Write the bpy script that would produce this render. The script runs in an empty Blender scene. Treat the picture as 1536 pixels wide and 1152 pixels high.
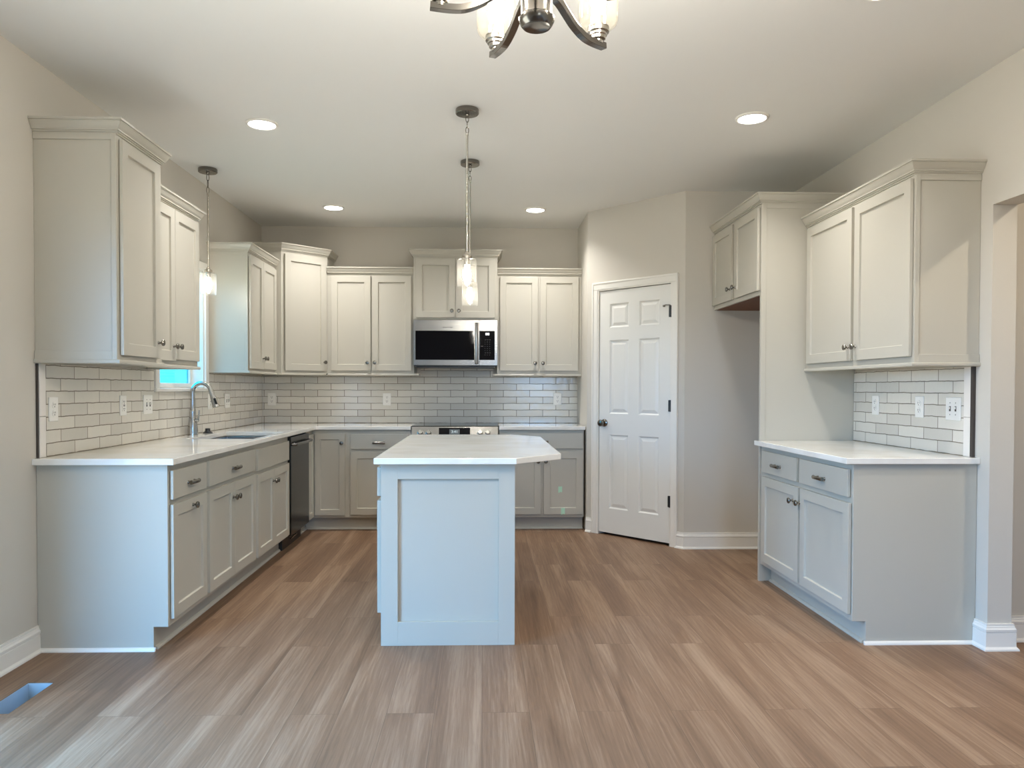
import bpy, bmesh, math, random
from mathutils import Matrix, Vector
random.seed(7)
C = bpy.context.scene.collection
SC = bpy.context.scene
PI = math.pi

# ------------------------------------------------------------------ camera, world, light, exposure
XL, XR, DB, ZC = -2.0945, 2.4182, 7.2531, 2.7762      # left wall, right wall, back wall, ceiling
DL, DR = 3.6107, 3.6223                              # front ends of the left and right cabinet runs
YREAR, XHALL = -3.0, 4.3

cam_d = bpy.data.cameras.new('camera')
cam = bpy.data.objects.new('camera', cam_d); C.objects.link(cam)
F, CX, CY, EYE = 1135.8, 757.95, 603.74, 1.2472
cam_d.sensor_fit = 'HORIZONTAL'; cam_d.sensor_width = 36.0
cam_d.lens = F / 1536 * 36.0
cam_d.shift_x = (768 - CX) / 1536; cam_d.shift_y = (CY - 576) / 1536
cam_d.clip_start = 0.02
a, b, c = (math.radians(v) for v in (1.7216, -1.0708, 0.1325))
r = Vector((math.cos(a), -math.sin(a), 0)); f = Vector((math.sin(a)*math.cos(b), math.cos(a)*math.cos(b), math.sin(b)))
u = Vector((-math.sin(a)*math.sin(b), -math.cos(a)*math.sin(b), math.cos(b)))
r, u = math.cos(c)*r + math.sin(c)*u, -math.sin(c)*r + math.cos(c)*u
cam.matrix_world = Matrix(((r.x, u.x, -f.x, 0), (r.y, u.y, -f.y, 0), (r.z, u.z, -f.z, EYE), (0, 0, 0, 1)))
SC.camera = cam

SC.view_settings.view_transform = 'Standard'
SC.view_settings.look = 'None'
SC.view_settings.gamma = 1.0
SC.view_settings.use_curve_mapping = False
SC.view_settings.exposure = 0.90
SC.cycles.use_denoising = True
SC.cycles.denoising_prefilter = 'ACCURATE'
SC.cycles.max_bounces = 10
SC.cycles.diffuse_bounces = 6
SC.cycles.transparent_max_bounces = 16
SC.cycles.sample_clamp_indirect = 8.0
SC.cycles.caustics_reflective = False
SC.cycles.caustics_refractive = False

DAY = (0.20, 0.52, 1.0)
DAY_STRENGTH = 13.2
GROUND = (0.17, 0.18, 0.17)
CAN_STRENGTH = 14.0
CAN_WATTS = 5.0
BULB_STRENGTH = 225.0
PENDANT_STRENGTH = 62.0
WARM = (1.0, 0.94, 0.86)
WARM_CAN = (1.0, 0.98, 0.95)

world = bpy.data.worlds.new('daylight'); SC.world = world; world.use_nodes = True
bg = world.node_tree.nodes['Background']
wn, wk = world.node_tree.nodes, world.node_tree.links
wt = wn.new('ShaderNodeTexCoord'); ws = wn.new('ShaderNodeSeparateXYZ'); wr = wn.new('ShaderNodeMapRange'); wm = wn.new('ShaderNodeMix'); wm.data_type = 'RGBA'
wr.inputs[1].default_value = -0.06; wr.inputs[2].default_value = 0.10      # ground below, sky above
wk.new(wt.outputs['Generated'], ws.inputs[0]); wk.new(ws.outputs[2], wr.inputs[0]); wk.new(wr.outputs[0], wm.inputs[0])
wm.inputs[6].default_value = (*GROUND, 1); wm.inputs[7].default_value = (*DAY, 1); wk.new(wm.outputs[2], bg.inputs['Color'])
bg.inputs['Strength'].default_value = DAY_STRENGTH

def portal(name, loc, rot, sx, sy):
    d = bpy.data.lights.new(name, 'AREA'); d.shape = 'RECTANGLE'; d.size = sx; d.size_y = sy
    d.cycles.is_portal = True
    o = bpy.data.objects.new(name, d); C.objects.link(o); o.location = loc; o.rotation_euler = rot
    return o
KWIN = (4.945, 5.76, 1.25, 2.12)           # kitchen window, y0 y1 z0 z1
LWIN = (1.15, 2.65, 0.03, 2.10)            # glazed patio doorway in the left wall, this side of the frame
RWIN = (0.75, 1.75, 0.90, 2.10)            # dining window in the rear wall, behind the camera
portal('dining_daylight', ((RWIN[0]+RWIN[1])/2, YREAR-0.14, (RWIN[2]+RWIN[3])/2), (PI/2, 0, 0), RWIN[1]-RWIN[0], RWIN[3]-RWIN[2])
portal('window_daylight', (XL-0.14, (KWIN[0]+KWIN[1])/2, (KWIN[2]+KWIN[3])/2), (0, -PI/2, 0), KWIN[3]-KWIN[2], KWIN[1]-KWIN[0])
portal('patio_daylight', (XL-0.14, (LWIN[0]+LWIN[1])/2, (LWIN[2]+LWIN[3])/2), (0, -PI/2, 0), LWIN[3]-LWIN[2], LWIN[1]-LWIN[0])

hall = bpy.data.lights.new('hall_lamp', 'AREA'); hall.shape = 'DISK'; hall.size = 0.15; hall.energy = 14; hall.color = (1.0, 0.88, 0.70)
ho = bpy.data.objects.new('hall_lamp', hall); C.objects.link(ho); ho.location = (3.3, 2.3, ZC-.02)

# ------------------------------------------------------------------ materials
def lin(v):
    v /= 255.0
    return v/12.92 if v <= 0.04045 else ((v+0.055)/1.055)**2.4
def rgb(r_, g_, b_): return (lin(r_), lin(g_), lin(b_), 1)
M = {}
def mat(name, col, rough=0.5, metal=0.0, **kw):
    m = bpy.data.materials.new(name); m.use_nodes = True
    p = m.node_tree.nodes['Principled BSDF']
    p.inputs['Base Color'].default_value = col; p.inputs['Roughness'].default_value = rough; p.inputs['Metallic'].default_value = metal
    for k, v in kw.items(): p.inputs[k.replace('_', ' ')].default_value = v
    M[name] = m
    return m, m.node_tree.nodes, m.node_tree.links, p
def paint(name, col, rough, scale=180.0, bump=0.04, var=0.03):
    m, n, l, p = mat(name, col, rough)
    tc = n.new('ShaderNodeTexCoord'); t = n.new('ShaderNodeTexNoise'); t.inputs['Scale'].default_value = scale; t.inputs['Detail'].default_value = 3
    l.new(tc.outputs['Object'], t.inputs['Vector'])
    bp = n.new('ShaderNodeBump'); bp.inputs['Strength'].default_value = bump; bp.inputs['Distance'].default_value = 0.002
    l.new(t.outputs['Fac'], bp.inputs['Height']); l.new(bp.outputs['Normal'], p.inputs['Normal'])
    t2 = n.new('ShaderNodeTexNoise'); t2.inputs['Scale'].default_value = 1.3; l.new(tc.outputs['Object'], t2.inputs['Vector'])
    mx = n.new('ShaderNodeMix'); mx.data_type = 'RGBA'
    mx.inputs[6].default_value = tuple(x*(1-var) for x in col[:3]) + (1,); mx.inputs[7].default_value = tuple(min(1, x*(1+var)) for x in col[:3]) + (1,)
    l.new(t2.outputs['Fac'], mx.inputs[0]); l.new(mx.outputs[2], p.inputs['Base Color'])
    return m
paint('cabinet_paint', rgb(190, 185, 172), 0.36, 90, 0.015, 0.015)
paint('wall_paint', rgb(206, 200, 189), 0.75, 220, 0.10, 0.02)
paint('ceiling_paint', rgb(236, 235, 231), 0.9, 160, 0.10, 0.01)
paint('trim_paint', rgb(236, 232, 224), 0.35, 80, 0.01, 0.01)
paint('door_paint', rgb(232, 230, 224), 0.32, 60, 0.02, 0.01)
paint('plate_plastic', rgb(238, 235, 228), 0.3, 60, 0.0, 0.005)
mat('slot_dark', rgb(70, 64, 58), 0.5)
mat('nickel', (0.24, 0.225, 0.20, 1), 0.25, 1.0)
mat('dark_nickel', (0.23, 0.21, 0.185, 1), 0.22, 1.0)
mat('light_nickel', (0.50, 0.46, 0.40, 1), 0.22, 1.0)
mat('hinge_metal', (0.06, 0.06, 0.06, 1), 0.35, 0.8)
mat('chrome_steel', (0.50, 0.49, 0.47, 1), 0.18, 1.0)
mat('black_glass', (0.003, 0.003, 0.005, 1), 0.05, Specular_IOR_Level=0.22)
mat('black_plastic', (0.012, 0.012, 0.012, 1), 0.35)
mat('dark_steel', (0.055, 0.051, 0.044, 1), 0.22, 1.0)
mat('gap_dark', rgb(66, 58, 52), 0.6)
mat('raw_wood', rgb(120, 74, 44), 0.6)
mat('galvanized', (0.60, 0.72, 0.80, 1), 0.4, 0.6)
mat('tape_green', rgb(186, 228, 202), 0.6)
mat('key_mark', rgb(120, 120, 120), 0.5)
mat('white_trim_tile', rgb(236, 230, 222), 0.2)
# brushed stainless
m, n, l, p = mat('stainless', (0.30, 0.295, 0.285, 1), 0.25, 1.0)
tc = n.new('ShaderNodeTexCoord'); mp = n.new('ShaderNodeMapping'); mp.inputs['Scale'].default_value = (3, 3, 400)
t = n.new('ShaderNodeTexNoise'); t.inputs['Scale'].default_value = 1.0
bp = n.new('ShaderNodeBump'); bp.inputs['Strength'].default_value = 0.05; bp.inputs['Distance'].default_value = 0.001
l.new(tc.outputs['Object'], mp.inputs['Vector']); l.new(mp.outputs['Vector'], t.inputs['Vector']); l.new(t.outputs['Fac'], bp.inputs['Height']); l.new(bp.outputs['Normal'], p.inputs['Normal'])
# quartz
m, n, l, p = mat('quartz', rgb(238, 234, 226), 0.06)
tc = n.new('ShaderNodeTexCoord'); t = n.new('ShaderNodeTexNoise'); t.inputs['Scale'].default_value = 5; t.inputs['Detail'].default_value = 8
cr = n.new('ShaderNodeValToRGB'); cr.color_ramp.elements[0].position = 0.35; cr.color_ramp.elements[0].color = rgb(231, 226, 217); cr.color_ramp.elements[1].position = 0.6; cr.color_ramp.elements[1].color = rgb(240, 237, 230)
l.new(tc.outputs['Object'], t.inputs['Vector']); l.new(t.outputs['Fac'], cr.inputs['Fac']); l.new(cr.outputs['Color'], p.inputs['Base Color'])
# handmade glazed subway tile. axis: which object axis runs along the wall
def tile(name, axis, off, col):
    m, n, l, p = mat(name, col, 0.13)
    tc = n.new('ShaderNodeTexCoord'); sp = n.new('ShaderNodeSeparateXYZ'); cb = n.new('ShaderNodeCombineXYZ')
    l.new(tc.outputs['Object'], sp.inputs[0])
    wob = n.new('ShaderNodeTexNoise'); wob.inputs['Scale'].default_value = 14.0; wob.inputs['Detail'].default_value = 4
    l.new(tc.outputs['Object'], wob.inputs['Vector'])
    w1 = n.new('ShaderNodeMath'); w1.operation = 'MULTIPLY_ADD'; w1.inputs[1].default_value = 0.009; w1.inputs[2].default_value = off[1]-0.0045
    l.new(wob.outputs['Fac'], w1.inputs[0])
    ax = n.new('ShaderNodeMath'); ax.operation = 'ADD'; ax.inputs[1].default_value = off[0]
    az = n.new('ShaderNodeMath'); az.operation = 'ADD'
    l.new(sp.outputs[axis], ax.inputs[0]); l.new(sp.outputs[2], az.inputs[0]); l.new(w1.outputs[0], az.inputs[1])
    l.new(ax.outputs[0], cb.inputs[0]); l.new(az.outputs[0], cb.inputs[1])
    br = n.new('ShaderNodeTexBrick'); l.new(cb.outputs[0], br.inputs['Vector'])
    br.offset = 0.5; br.inputs['Scale'].default_value = 1.0; br.inputs['Brick Width'].default_value = 0.252; br.inputs['Row Height'].default_value = 0.0625
    br.inputs['Mortar Size'].default_value = 0.0024; br.inputs['Mortar Smooth'].default_value = 0.25
    br.inputs['Color1'].default_value = tuple(x*0.88 for x in col[:3]) + (1,); br.inputs['Color2'].default_value = tuple(min(1, x*1.06) for x in col[:3]) + (1,)
    br.inputs['Mortar'].default_value = rgb(120, 109, 92); br.inputs['Bias'].default_value = 0.0
    l.new(br.outputs['Color'], p.inputs['Base Color'])
    rr = n.new('ShaderNodeMapRange'); rr.inputs[3].default_value = 0.13; rr.inputs[4].default_value = 0.8
    l.new(br.outputs['Fac'], rr.inputs[0]); l.new(rr.outputs[0], p.inputs['Roughness'])
    t = n.new('ShaderNodeTexNoise'); t.inputs['Scale'].default_value = 22.0; t.inputs['Detail'].default_value = 3; l.new(tc.outputs['Object'], t.inputs['Vector'])
    sub = n.new('ShaderNodeMath'); sub.operation = 'MULTIPLY_ADD'; sub.inputs[1].default_value = -1.0
    l.new(br.outputs['Fac'], sub.inputs[0])
    sc = n.new('ShaderNodeMath'); sc.operation = 'MULTIPLY'; sc.inputs[1].default_value = 0.9; l.new(t.outputs['Fac'], sc.inputs[0]); l.new(sc.outputs[0], sub.inputs[2])
    bp = n.new('ShaderNodeBump'); bp.inputs['Strength'].default_value = 0.55; bp.inputs['Distance'].default_value = 0.003
    l.new(sub.outputs[0], bp.inputs['Height']); l.new(bp.outputs['Normal'], p.inputs['Normal'])
    return m
TILE = rgb(222, 216, 204)
tile('tile_back', 0, (0.053, 0.022), TILE); tile('tile_side', 1, (0.10, 0.022), TILE)
# plank floor
m, n, l, p = mat('plank_floor', rgb(150, 118, 94), 0.5)
tc = n.new('ShaderNodeTexCoord'); mp = n.new('ShaderNodeMapping'); mp.inputs['Rotation'].default_value = (0, 0, PI/2)
l.new(tc.outputs['Object'], mp.inputs['Vector'])
br = n.new('ShaderNodeTexBrick'); l.new(mp.outputs['Vector'], br.inputs['Vector'])
br.offset = 0.37; br.offset_frequency = 2; br.squash = 1.0
br.inputs['Scale'].default_value = 1.0; br.inputs['Brick Width'].default_value = 1.22; br.inputs['Row Height'].default_value = 0.183; br.inputs['Mortar Size'].default_value = 0.0009; br.inputs['Mortar Smooth'].default_value = 0.3
br.inputs['Color1'].default_value = (0, 0, 0, 1); br.inputs['Color2'].default_value = (1, 1, 1, 1); br.inputs['Mortar'].default_value = (0.3, 0.3, 0.3, 1)
sep = n.new('ShaderNodeSeparateColor'); l.new(br.outputs['Color'], sep.inputs[0])
offv = n.new('ShaderNodeCombineXYZ'); l.new(sep.outputs[0], offv.inputs[2])
mul = n.new('ShaderNodeVectorMath'); mul.operation = 'SCALE'; mul.inputs['Scale'].default_value = 37.0; l.new(offv.outputs[0], mul.inputs[0])
addv = n.new('ShaderNodeVectorMath'); addv.operation = 'ADD'; l.new(tc.outputs['Object'], addv.inputs[0]); l.new(mul.outputs[0], addv.inputs[1])
def stretched(scale, detail, rough=0.6, dist=0.0):
    q = n.new('ShaderNodeMapping'); q.inputs['Scale'].default_value = scale; l.new(addv.outputs[0], q.inputs['Vector'])
    t = n.new('ShaderNodeTexNoise'); t.inputs['Scale'].default_value = 1.0; t.inputs['Detail'].default_value = detail; t.inputs['Roughness'].default_value = rough; t.inputs['Distortion'].default_value = dist
    l.new(q.outputs['Vector'], t.inputs['Vector']); return t
broad = stretched((9.0, 0.5, 1.0), 4, 0.55, 0.8); grain = stretched((120.0, 3.5, 1.0), 6, 0.75, 0.6)
wq = n.new('ShaderNodeMapping'); wq.inputs['Scale'].default_value = (1.0, 0.10, 1.0); l.new(addv.outputs[0], wq.inputs['Vector'])
wv = n.new('ShaderNodeTexWave'); wv.bands_direction = 'X'; wv.inputs['Scale'].default_value = 16.0; wv.inputs['Distortion'].default_value = 7.0; wv.inputs['Detail'].default_value = 3.0; wv.inputs['Detail Scale'].default_value = 1.6
l.new(wq.outputs['Vector'], wv.inputs['Vector'])
cr = n.new('ShaderNodeValToRGB'); e = cr.color_ramp.elements
e[0].position = 0.24; e[0].color = rgb(103, 76, 55); e[1].position = 0.80; e[1].color = rgb(160, 133, 108)
k = cr.color_ramp.elements.new(0.5); k.color = rgb(129, 100, 76)
ma = n.new('ShaderNodeMath'); ma.operation = 'MULTIPLY_ADD'; ma.inputs[1].default_value = 0.06; l.new(sep.outputs[0], ma.inputs[0])
mb_ = n.new('ShaderNodeMath'); mb_.operation = 'MULTIPLY_ADD'; mb_.inputs[1].default_value = 0.62; mb_.inputs[2].default_value = -0.37
wg = n.new('ShaderNodeMath'); wg.operation = 'MULTIPLY_ADD'; wg.inputs[1].default_value = 0.10; l.new(wv.outputs['Fac'], wg.inputs[0]); l.new(grain.outputs['Fac'], wg.inputs[2]); l.new(wg.outputs[0], mb_.inputs[0]); l.new(mb_.outputs[0], ma.inputs[2])
mc_ = n.new('ShaderNodeMath'); mc_.operation = 'ADD'; l.new(ma.outputs[0], mc_.inputs[0]); l.new(broad.outputs['Fac'], mc_.inputs[1])
l.new(mc_.outputs[0], cr.inputs['Fac'])
mx = n.new('ShaderNodeMix'); mx.data_type = 'RGBA'; mx.inputs[7].default_value = rgb(92, 70, 53)
l.new(br.outputs['Fac'], mx.inputs[0]); l.new(cr.outputs['Color'], mx.inputs[6]); l.new(mx.outputs[2], p.inputs['Base Color'])
bp = n.new('ShaderNodeBump'); bp.inputs['Strength'].default_value = 0.12; bp.inputs['Distance'].default_value = 0.002
l.new(grain.outputs['Fac'], bp.inputs['Height']); l.new(bp.outputs['Normal'], p.inputs['Normal'])
# emitters
def emit(name, col, strength):
    m = bpy.data.materials.new(name); m.use_nodes = True; nt = m.node_tree; nt.nodes.clear()
    o = nt.nodes.new('ShaderNodeOutputMaterial'); e_ = nt.nodes.new('ShaderNodeEmission'); e_.inputs['Color'].default_value = (*col, 1); e_.inputs['Strength'].default_value = strength
    nt.links.new(e_.outputs[0], o.inputs[0]); M[name] = m
emit('can_glow', WARM_CAN, CAN_STRENGTH); emit('bulb_glow', WARM, BULB_STRENGTH); emit('pendant_glow', WARM, PENDANT_STRENGTH); emit('digit_glow', (0.75, 0.9, 0.95), 0.55); emit('white_glint', (1, 1, 1), 2.0)
# thin clear glass: transparent + fresnel gloss; seeded version adds bubbles
def thin_glass(name, seeded, haze=.06, seed=.20, tint=(1, .97, .9, 1)):
    m = bpy.data.materials.new(name); m.use_nodes = True; nt = m.node_tree; nt.nodes.clear(); nn = nt.nodes.new; ll = nt.links.new
    o = nn('ShaderNodeOutputMaterial'); tr = nn('ShaderNodeBsdfTransparent'); gl = nn('ShaderNodeBsdfGlossy'); gl.inputs['Roughness'].default_value = 0.05
    fr = nn('ShaderNodeFresnel'); fr.inputs['IOR'].default_value = 1.5; mx_ = nn('ShaderNodeMixShader')
    tr.inputs['Color'].default_value = (0.97, 0.97, 0.96, 1)
    ge = nn('ShaderNodeNewGeometry'); inv = nn('ShaderNodeMath'); inv.operation = 'SUBTRACT'; inv.inputs[0].default_value = 1.0; ll(ge.outputs['Backfacing'], inv.inputs[1])
    fm_ = nn('ShaderNodeMath'); fm_.operation = 'MULTIPLY'; ll(fr.outputs[0], fm_.inputs[0]); ll(inv.outputs[0], fm_.inputs[1])
    ll(fm_.outputs[0], mx_.inputs[0]); ll(tr.outputs[0], mx_.inputs[1]); ll(gl.outputs[0], mx_.inputs[2])
    if seeded:
        tc_ = nn('ShaderNodeTexCoord'); vo = nn('ShaderNodeTexVoronoi'); vo.inputs['Scale'].default_value = 260.0; ll(tc_.outputs['Object'], vo.inputs['Vector'])
        lt = nn('ShaderNodeMath'); lt.operation = 'LESS_THAN'; lt.inputs[1].default_value = 0.22; ll(vo.outputs['Distance'], lt.inputs[0])
        df = nn('ShaderNodeBsdfTranslucent'); df.inputs['Color'].default_value = tint; d2 = nn('ShaderNodeBsdfDiffuse'); d2.inputs['Color'].default_value = tint
        md = nn('ShaderNodeMixShader'); md.inputs[0].default_value = 0.5; ll(df.outputs[0], md.inputs[1]); ll(d2.outputs[0], md.inputs[2])
        mm = nn('ShaderNodeMath'); mm.operation = 'MULTIPLY_ADD'; mm.inputs[1].default_value = seed; mm.inputs[2].default_value = haze; ll(lt.outputs[0], mm.inputs[0])
        m2 = nn('ShaderNodeMixShader'); ll(mm.outputs[0], m2.inputs[0]); ll(mx_.outputs[0], m2.inputs[1]); ll(md.outputs[0], m2.inputs[2]); ll(m2.outputs[0], o.inputs[0])
    else: ll(mx_.outputs[0], o.inputs[0])
    M[name] = m
thin_glass('seeded_glass', True, .011, .07); thin_glass('seeded_glass_amber', True, .0032, .018, (1, .84, .58, 1)); thin_glass('window_glass', False)
for nd in M['window_glass'].node_tree.nodes:
    if nd.type == 'BSDF_TRANSPARENT': nd.inputs['Color'].default_value = (0.165, 0.45, 0.46, 1)      # cyan of the daylight outside put into the pane tint

# ------------------------------------------------------------------ mesh helpers
class MB:
    def __init__(s, mtx=None): s.v = []; s.f = []; s.sm = []; s.m = mtx
    def add(s, vs, fs, smooth=False):
        o = len(s.v)
        for q in vs:
            q = Vector(q); s.v.append(tuple(s.m @ q) if s.m else tuple(q))
        for q in fs: s.f.append(tuple(i+o for i in q)); s.sm.append(smooth)
        return s
    def box(s, x0, x1, y0, y1, z0, z1):
        return s.add([(x0,y0,z0),(x1,y0,z0),(x1,y1,z0),(x0,y1,z0),(x0,y0,z1),(x1,y0,z1),(x1,y1,z1),(x0,y1,z1)],
                     [(0,3,2,1),(4,5,6,7),(0,1,5,4),(1,2,6,5),(2,3,7,6),(3,0,4,7)])
    def prism(s, poly, z0, z1):                       # polygon in xy (counter-clockwise), extruded along z
        k = len(poly)
        return s.add([(x,y,z0) for x,y in poly]+[(x,y,z1) for x,y in poly],
                     [tuple(range(k-1,-1,-1)), tuple(range(k,2*k))]+[(i,(i+1)%k,(i+1)%k+k,i+k) for i in range(k)])
    def prism_x(s, poly, x0, x1):                     # polygon in yz, extruded along x
        k = len(poly)
        return s.add([(x0,y,z) for y,z in poly]+[(x1,y,z) for y,z in poly],
                     [tuple(range(k-1,-1,-1)), tuple(range(k,2*k))]+[(i,(i+1)%k,(i+1)%k+k,i+k) for i in range(k)])
    def lathe(s, prof, n=24, cx=0, cy=0, axis='z', smooth=True, org=(0,0,0), closed=False):  # prof: (radius, height)
        vs, fs = [], []; k = len(prof)
        for i in range(n):
            t_ = 2*PI*i/n; c_, s_ = math.cos(t_), math.sin(t_)
            for r_, h in prof:
                if axis == 'z': vs.append((org[0]+r_*c_, org[1]+r_*s_, org[2]+h))
                elif axis == 'y': vs.append((org[0]+r_*c_, org[1]+h, org[2]-r_*s_))
                else: vs.append((org[0]+h, org[1]+r_*c_, org[2]+r_*s_))
        for i in range(n):
            j = (i+1) % n
            for q in range(k if closed else k-1):
                w = (q+1) % k
                fs.append((i*k+q, j*k+q, j*k+w, i*k+w))
        if not closed:
            fs.append(tuple(i*k for i in range(n-1,-1,-1))); fs.append(tuple(i*k+k-1 for i in range(n)))
        return s.add(vs, fs, smooth)
    def tube(s, pts, r_, n=10, sx=1.0, sy=1.0, smooth=True, closed=False):
        pts = [Vector(q) for q in pts]; k = len(pts); vs, fs = [], []
        rad = r_ if isinstance(r_, (list, tuple)) else [r_]*k
        ref = None
        for i, q in enumerate(pts):
            d = (pts[(i+1) % k]-pts[i-1]) if closed else (pts[min(i+1,k-1)]-pts[max(i-1,0)])
            d.normalize()
            if ref is None: ref = Vector((0,0,1)) if abs(d.z) < 0.9 else Vector((1,0,0))
            x_ = d.cross(ref)
            if x_.length < 1e-4: x_ = d.orthogonal()
            x_.normalize(); y_ = x_.cross(d).normalized(); ref = y_
            for j in range(n):
                t_ = 2*PI*(j+0.5)/n
                vs.append(q + x_*math.cos(t_)*rad[i]*sx + y_*math.sin(t_)*rad[i]*sy)
        for i in range(k if closed else k-1):
            for j in range(n):
                i2 = (i+1) % k
                fs.append((i*n+j, i*n+(j+1)%n, i2*n+(j+1)%n, i2*n+j))
        if not closed: fs += [tuple(range(n-1,-1,-1)), tuple((k-1)*n+j for j in range(n))]
        return s.add(vs, fs, smooth)
    def sweep(s, path, prof, z=0.0):                  # profile (out, up) along a floor path; outward is on the right of travel
        P_ = [Vector((x,y)) for x,y in path]; k = len(prof); vs, fs = [], []
        def nr(a_, b_): d = (b_-a_).normalized(); return Vector((d.y, -d.x))
        for i, q in enumerate(P_):
            if i == 0: mt = nr(P_[0], P_[1])
            elif i == len(P_)-1: mt = nr(P_[-2], P_[-1])
            else:
                n1, n2 = nr(P_[i-1], q), nr(q, P_[i+1]); mt = (n1+n2)/(1+n1.dot(n2))
            for o_, h in prof: vs.append((q.x+mt.x*o_, q.y+mt.y*o_, z+h))
        for i in range(len(P_)-1):
            for j in range(k): fs.append((i*k+j, (i+1)*k+j, (i+1)*k+(j+1)%k, i*k+(j+1)%k))
        fs += [tuple(range(k)), tuple((len(P_)-1)*k+j for j in range(k-1,-1,-1))]
        return s.add(vs, fs)
    def cells(s, us, vs_, keep, fn, w0, w1):          # welded slab built of grid cells; fn(u,v,w) gives the point
        idx = {}; V_ = []; Fc = []
        def vid(i, j, w):
            if (i,j,w) not in idx: idx[(i,j,w)] = len(V_); V_.append(fn(us[i], vs_[j], w1 if w else w0))
            return idx[(i,j,w)]
        K = lambda i, j: 0 <= i < len(us)-1 and 0 <= j < len(vs_)-1 and keep(i, j)
        for i in range(len(us)-1):
            for j in range(len(vs_)-1):
                if not K(i,j): continue
                Fc.append([vid(i,j,1),vid(i+1,j,1),vid(i+1,j+1,1),vid(i,j+1,1)])
                Fc.append([vid(i,j+1,0),vid(i+1,j+1,0),vid(i+1,j,0),vid(i,j,0)])
                if not K(i-1,j): Fc.append([vid(i,j+1,1),vid(i,j+1,0),vid(i,j,0),vid(i,j,1)])
                if not K(i+1,j): Fc.append([vid(i+1,j,1),vid(i+1,j,0),vid(i+1,j+1,0),vid(i+1,j+1,1)])
                if not K(i,j-1): Fc.append([vid(i,j,1),vid(i,j,0),vid(i+1,j,0),vid(i+1,j,1)])
                if not K(i,j+1): Fc.append([vid(i+1,j+1,1),vid(i+1,j+1,0),vid(i,j+1,0),vid(i,j+1,1)])
        return s.add(V_, Fc)
    def shaker(s, x0, x1, z0, z1, yb=0.0, th=0.019, fr=0.057, rec=0.0115, step=0.002):
        yf, yr = yb-th, yb-th+rec
        R = lambda a_, y: [(x0+a_,y,z0+a_),(x1-a_,y,z0+a_),(x1-a_,y,z1-a_),(x0+a_,y,z1-a_)]
        vs = R(0,yf)+R(fr,yf)+R(fr+step,yr)+R(0,yb)
        fs = [(i,(i+1)%4,(i+1)%4+4,i+4) for i in range(4)]+[(i+4,(i+1)%4+4,(i+1)%4+8,i+8) for i in range(4)]
        fs += [(8,9,10,11)]+[((i+1)%4,i,i+12,(i+1)%4+12) for i in range(4)]+[(15,14,13,12)]
        return s.add(vs, fs)
    def build(s, name, material, parent=None, bevel=0.0, seg=2, **props):
        me = bpy.data.meshes.new(name); me.from_pydata(s.v, [], s.f)
        bm = bmesh.new(); bm.from_mesh(me); bmesh.ops.recalc_face_normals(bm, faces=bm.faces); bm.to_mesh(me); bm.free()
        me.polygons.foreach_set('use_smooth', s.sm)
        if any(s.sm): me.set_sharp_from_angle(angle=math.radians(38))
        me.materials.append(M[material] if isinstance(material, str) else material)
        o = bpy.data.objects.new(name, me); C.objects.link(o)
        if parent: o.parent = parent
        if bevel:
            bv = o.modifiers.new('bevel', 'BEVEL'); bv.width = bevel; bv.segments = seg; bv.limit_method = 'ANGLE'; bv.angle_limit = math.radians(50)
        for k_, v_ in props.items(): o[k_] = v_
        return o
def tag(o, label, cat, group=None):
    o['label'] = label; o['category'] = cat
    if group: o['group'] = group
    return o
def thing(name, label, cat, loc=(0,0,0), rz=0.0, group=None):
    o = bpy.data.objects.new(name, None); C.objects.link(o); o.empty_display_size = 0.1
    o.location = loc; o.rotation_euler = (0, 0, rz)
    return tag(o, label, cat, group)
def struct(name, mb, material, parent=None, bevel=0.0):
    o = mb.build(name, material, parent, bevel); o['kind'] = 'structure'; return o

# ------------------------------------------------------------------ room shell
WT = 0.13
HOLE = (-1.915, -1.808, 2.925, 3.233)                 # open floor register boot
us = [XL-WT, HOLE[0], HOLE[1], XHALL]; vs = [YREAR-WT, HOLE[2], HOLE[3], DB+WT]
struct('floor', MB().cells(us, vs, lambda i,j: not (i == 1 and j == 1), lambda u_,v_,w: (u_,v_,w), -0.03, 0.0), 'plank_floor')
struct('ceiling', MB().box(XL-WT, XHALL, YREAR-WT, DB+WT, ZC, ZC+0.1), 'ceiling_paint')
us = [YREAR-WT, LWIN[0], LWIN[1], KWIN[0], KWIN[1], DB+WT]; vs = [0, LWIN[2], KWIN[2], LWIN[3], KWIN[3], ZC]
struct('wall_left', MB().cells(us, vs, lambda i,j: not ((i == 1 and 1 <= j <= 2) or (i == 3 and 2 <= j <= 3)), lambda u_,v_,w: (w,u_,v_), XL-WT, XL), 'wall_paint')
struct('wall_back', MB().box(XL, XR+WT, DB, DB+WT, 0, ZC), 'wall_paint')
A_, B_ = Vector((1.5687, 5.838)), Vector((0.91, 6.57))
tdir = (A_-B_).normalized(); LEN = (A_-B_).length; ndir = Vector((tdir.y, -tdir.x)); ANG = math.atan2(tdir.y, tdir.x)
DM = Matrix.Translation((B_.x, B_.y, 0)) @ Matrix.Rotation(ANG, 4, 'Z')      # local x along the pantry wall, local -y faces the room
DO = (0.128, 0.866, 2.085)                            # door opening in the pantry wall
mbp = MB(DM); us = [0, DO[0], DO[1], LEN]; vs = [0, DO[2], ZC]
mbp.cells(us, vs, lambda i,j: not (i == 1 and j == 0), lambda u_,v_,w: (u_,w,v_), 0.115, 0.0)
struct('wall_pantry', mbp, 'wall_paint')
struct('wall_pantry_return', MB().prism([(0.91,6.57),(0.91+0.08,6.60),(1.0,DB),(0.91,DB)], 0, ZC), 'wall_paint')
struct('wall_alcove', MB().prism([(A_.x,A_.y),(XR,A_.y),(XR,A_.y+0.115),(A_.x+0.10,A_.y+0.115)], 0, ZC), 'wall_paint')
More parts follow.
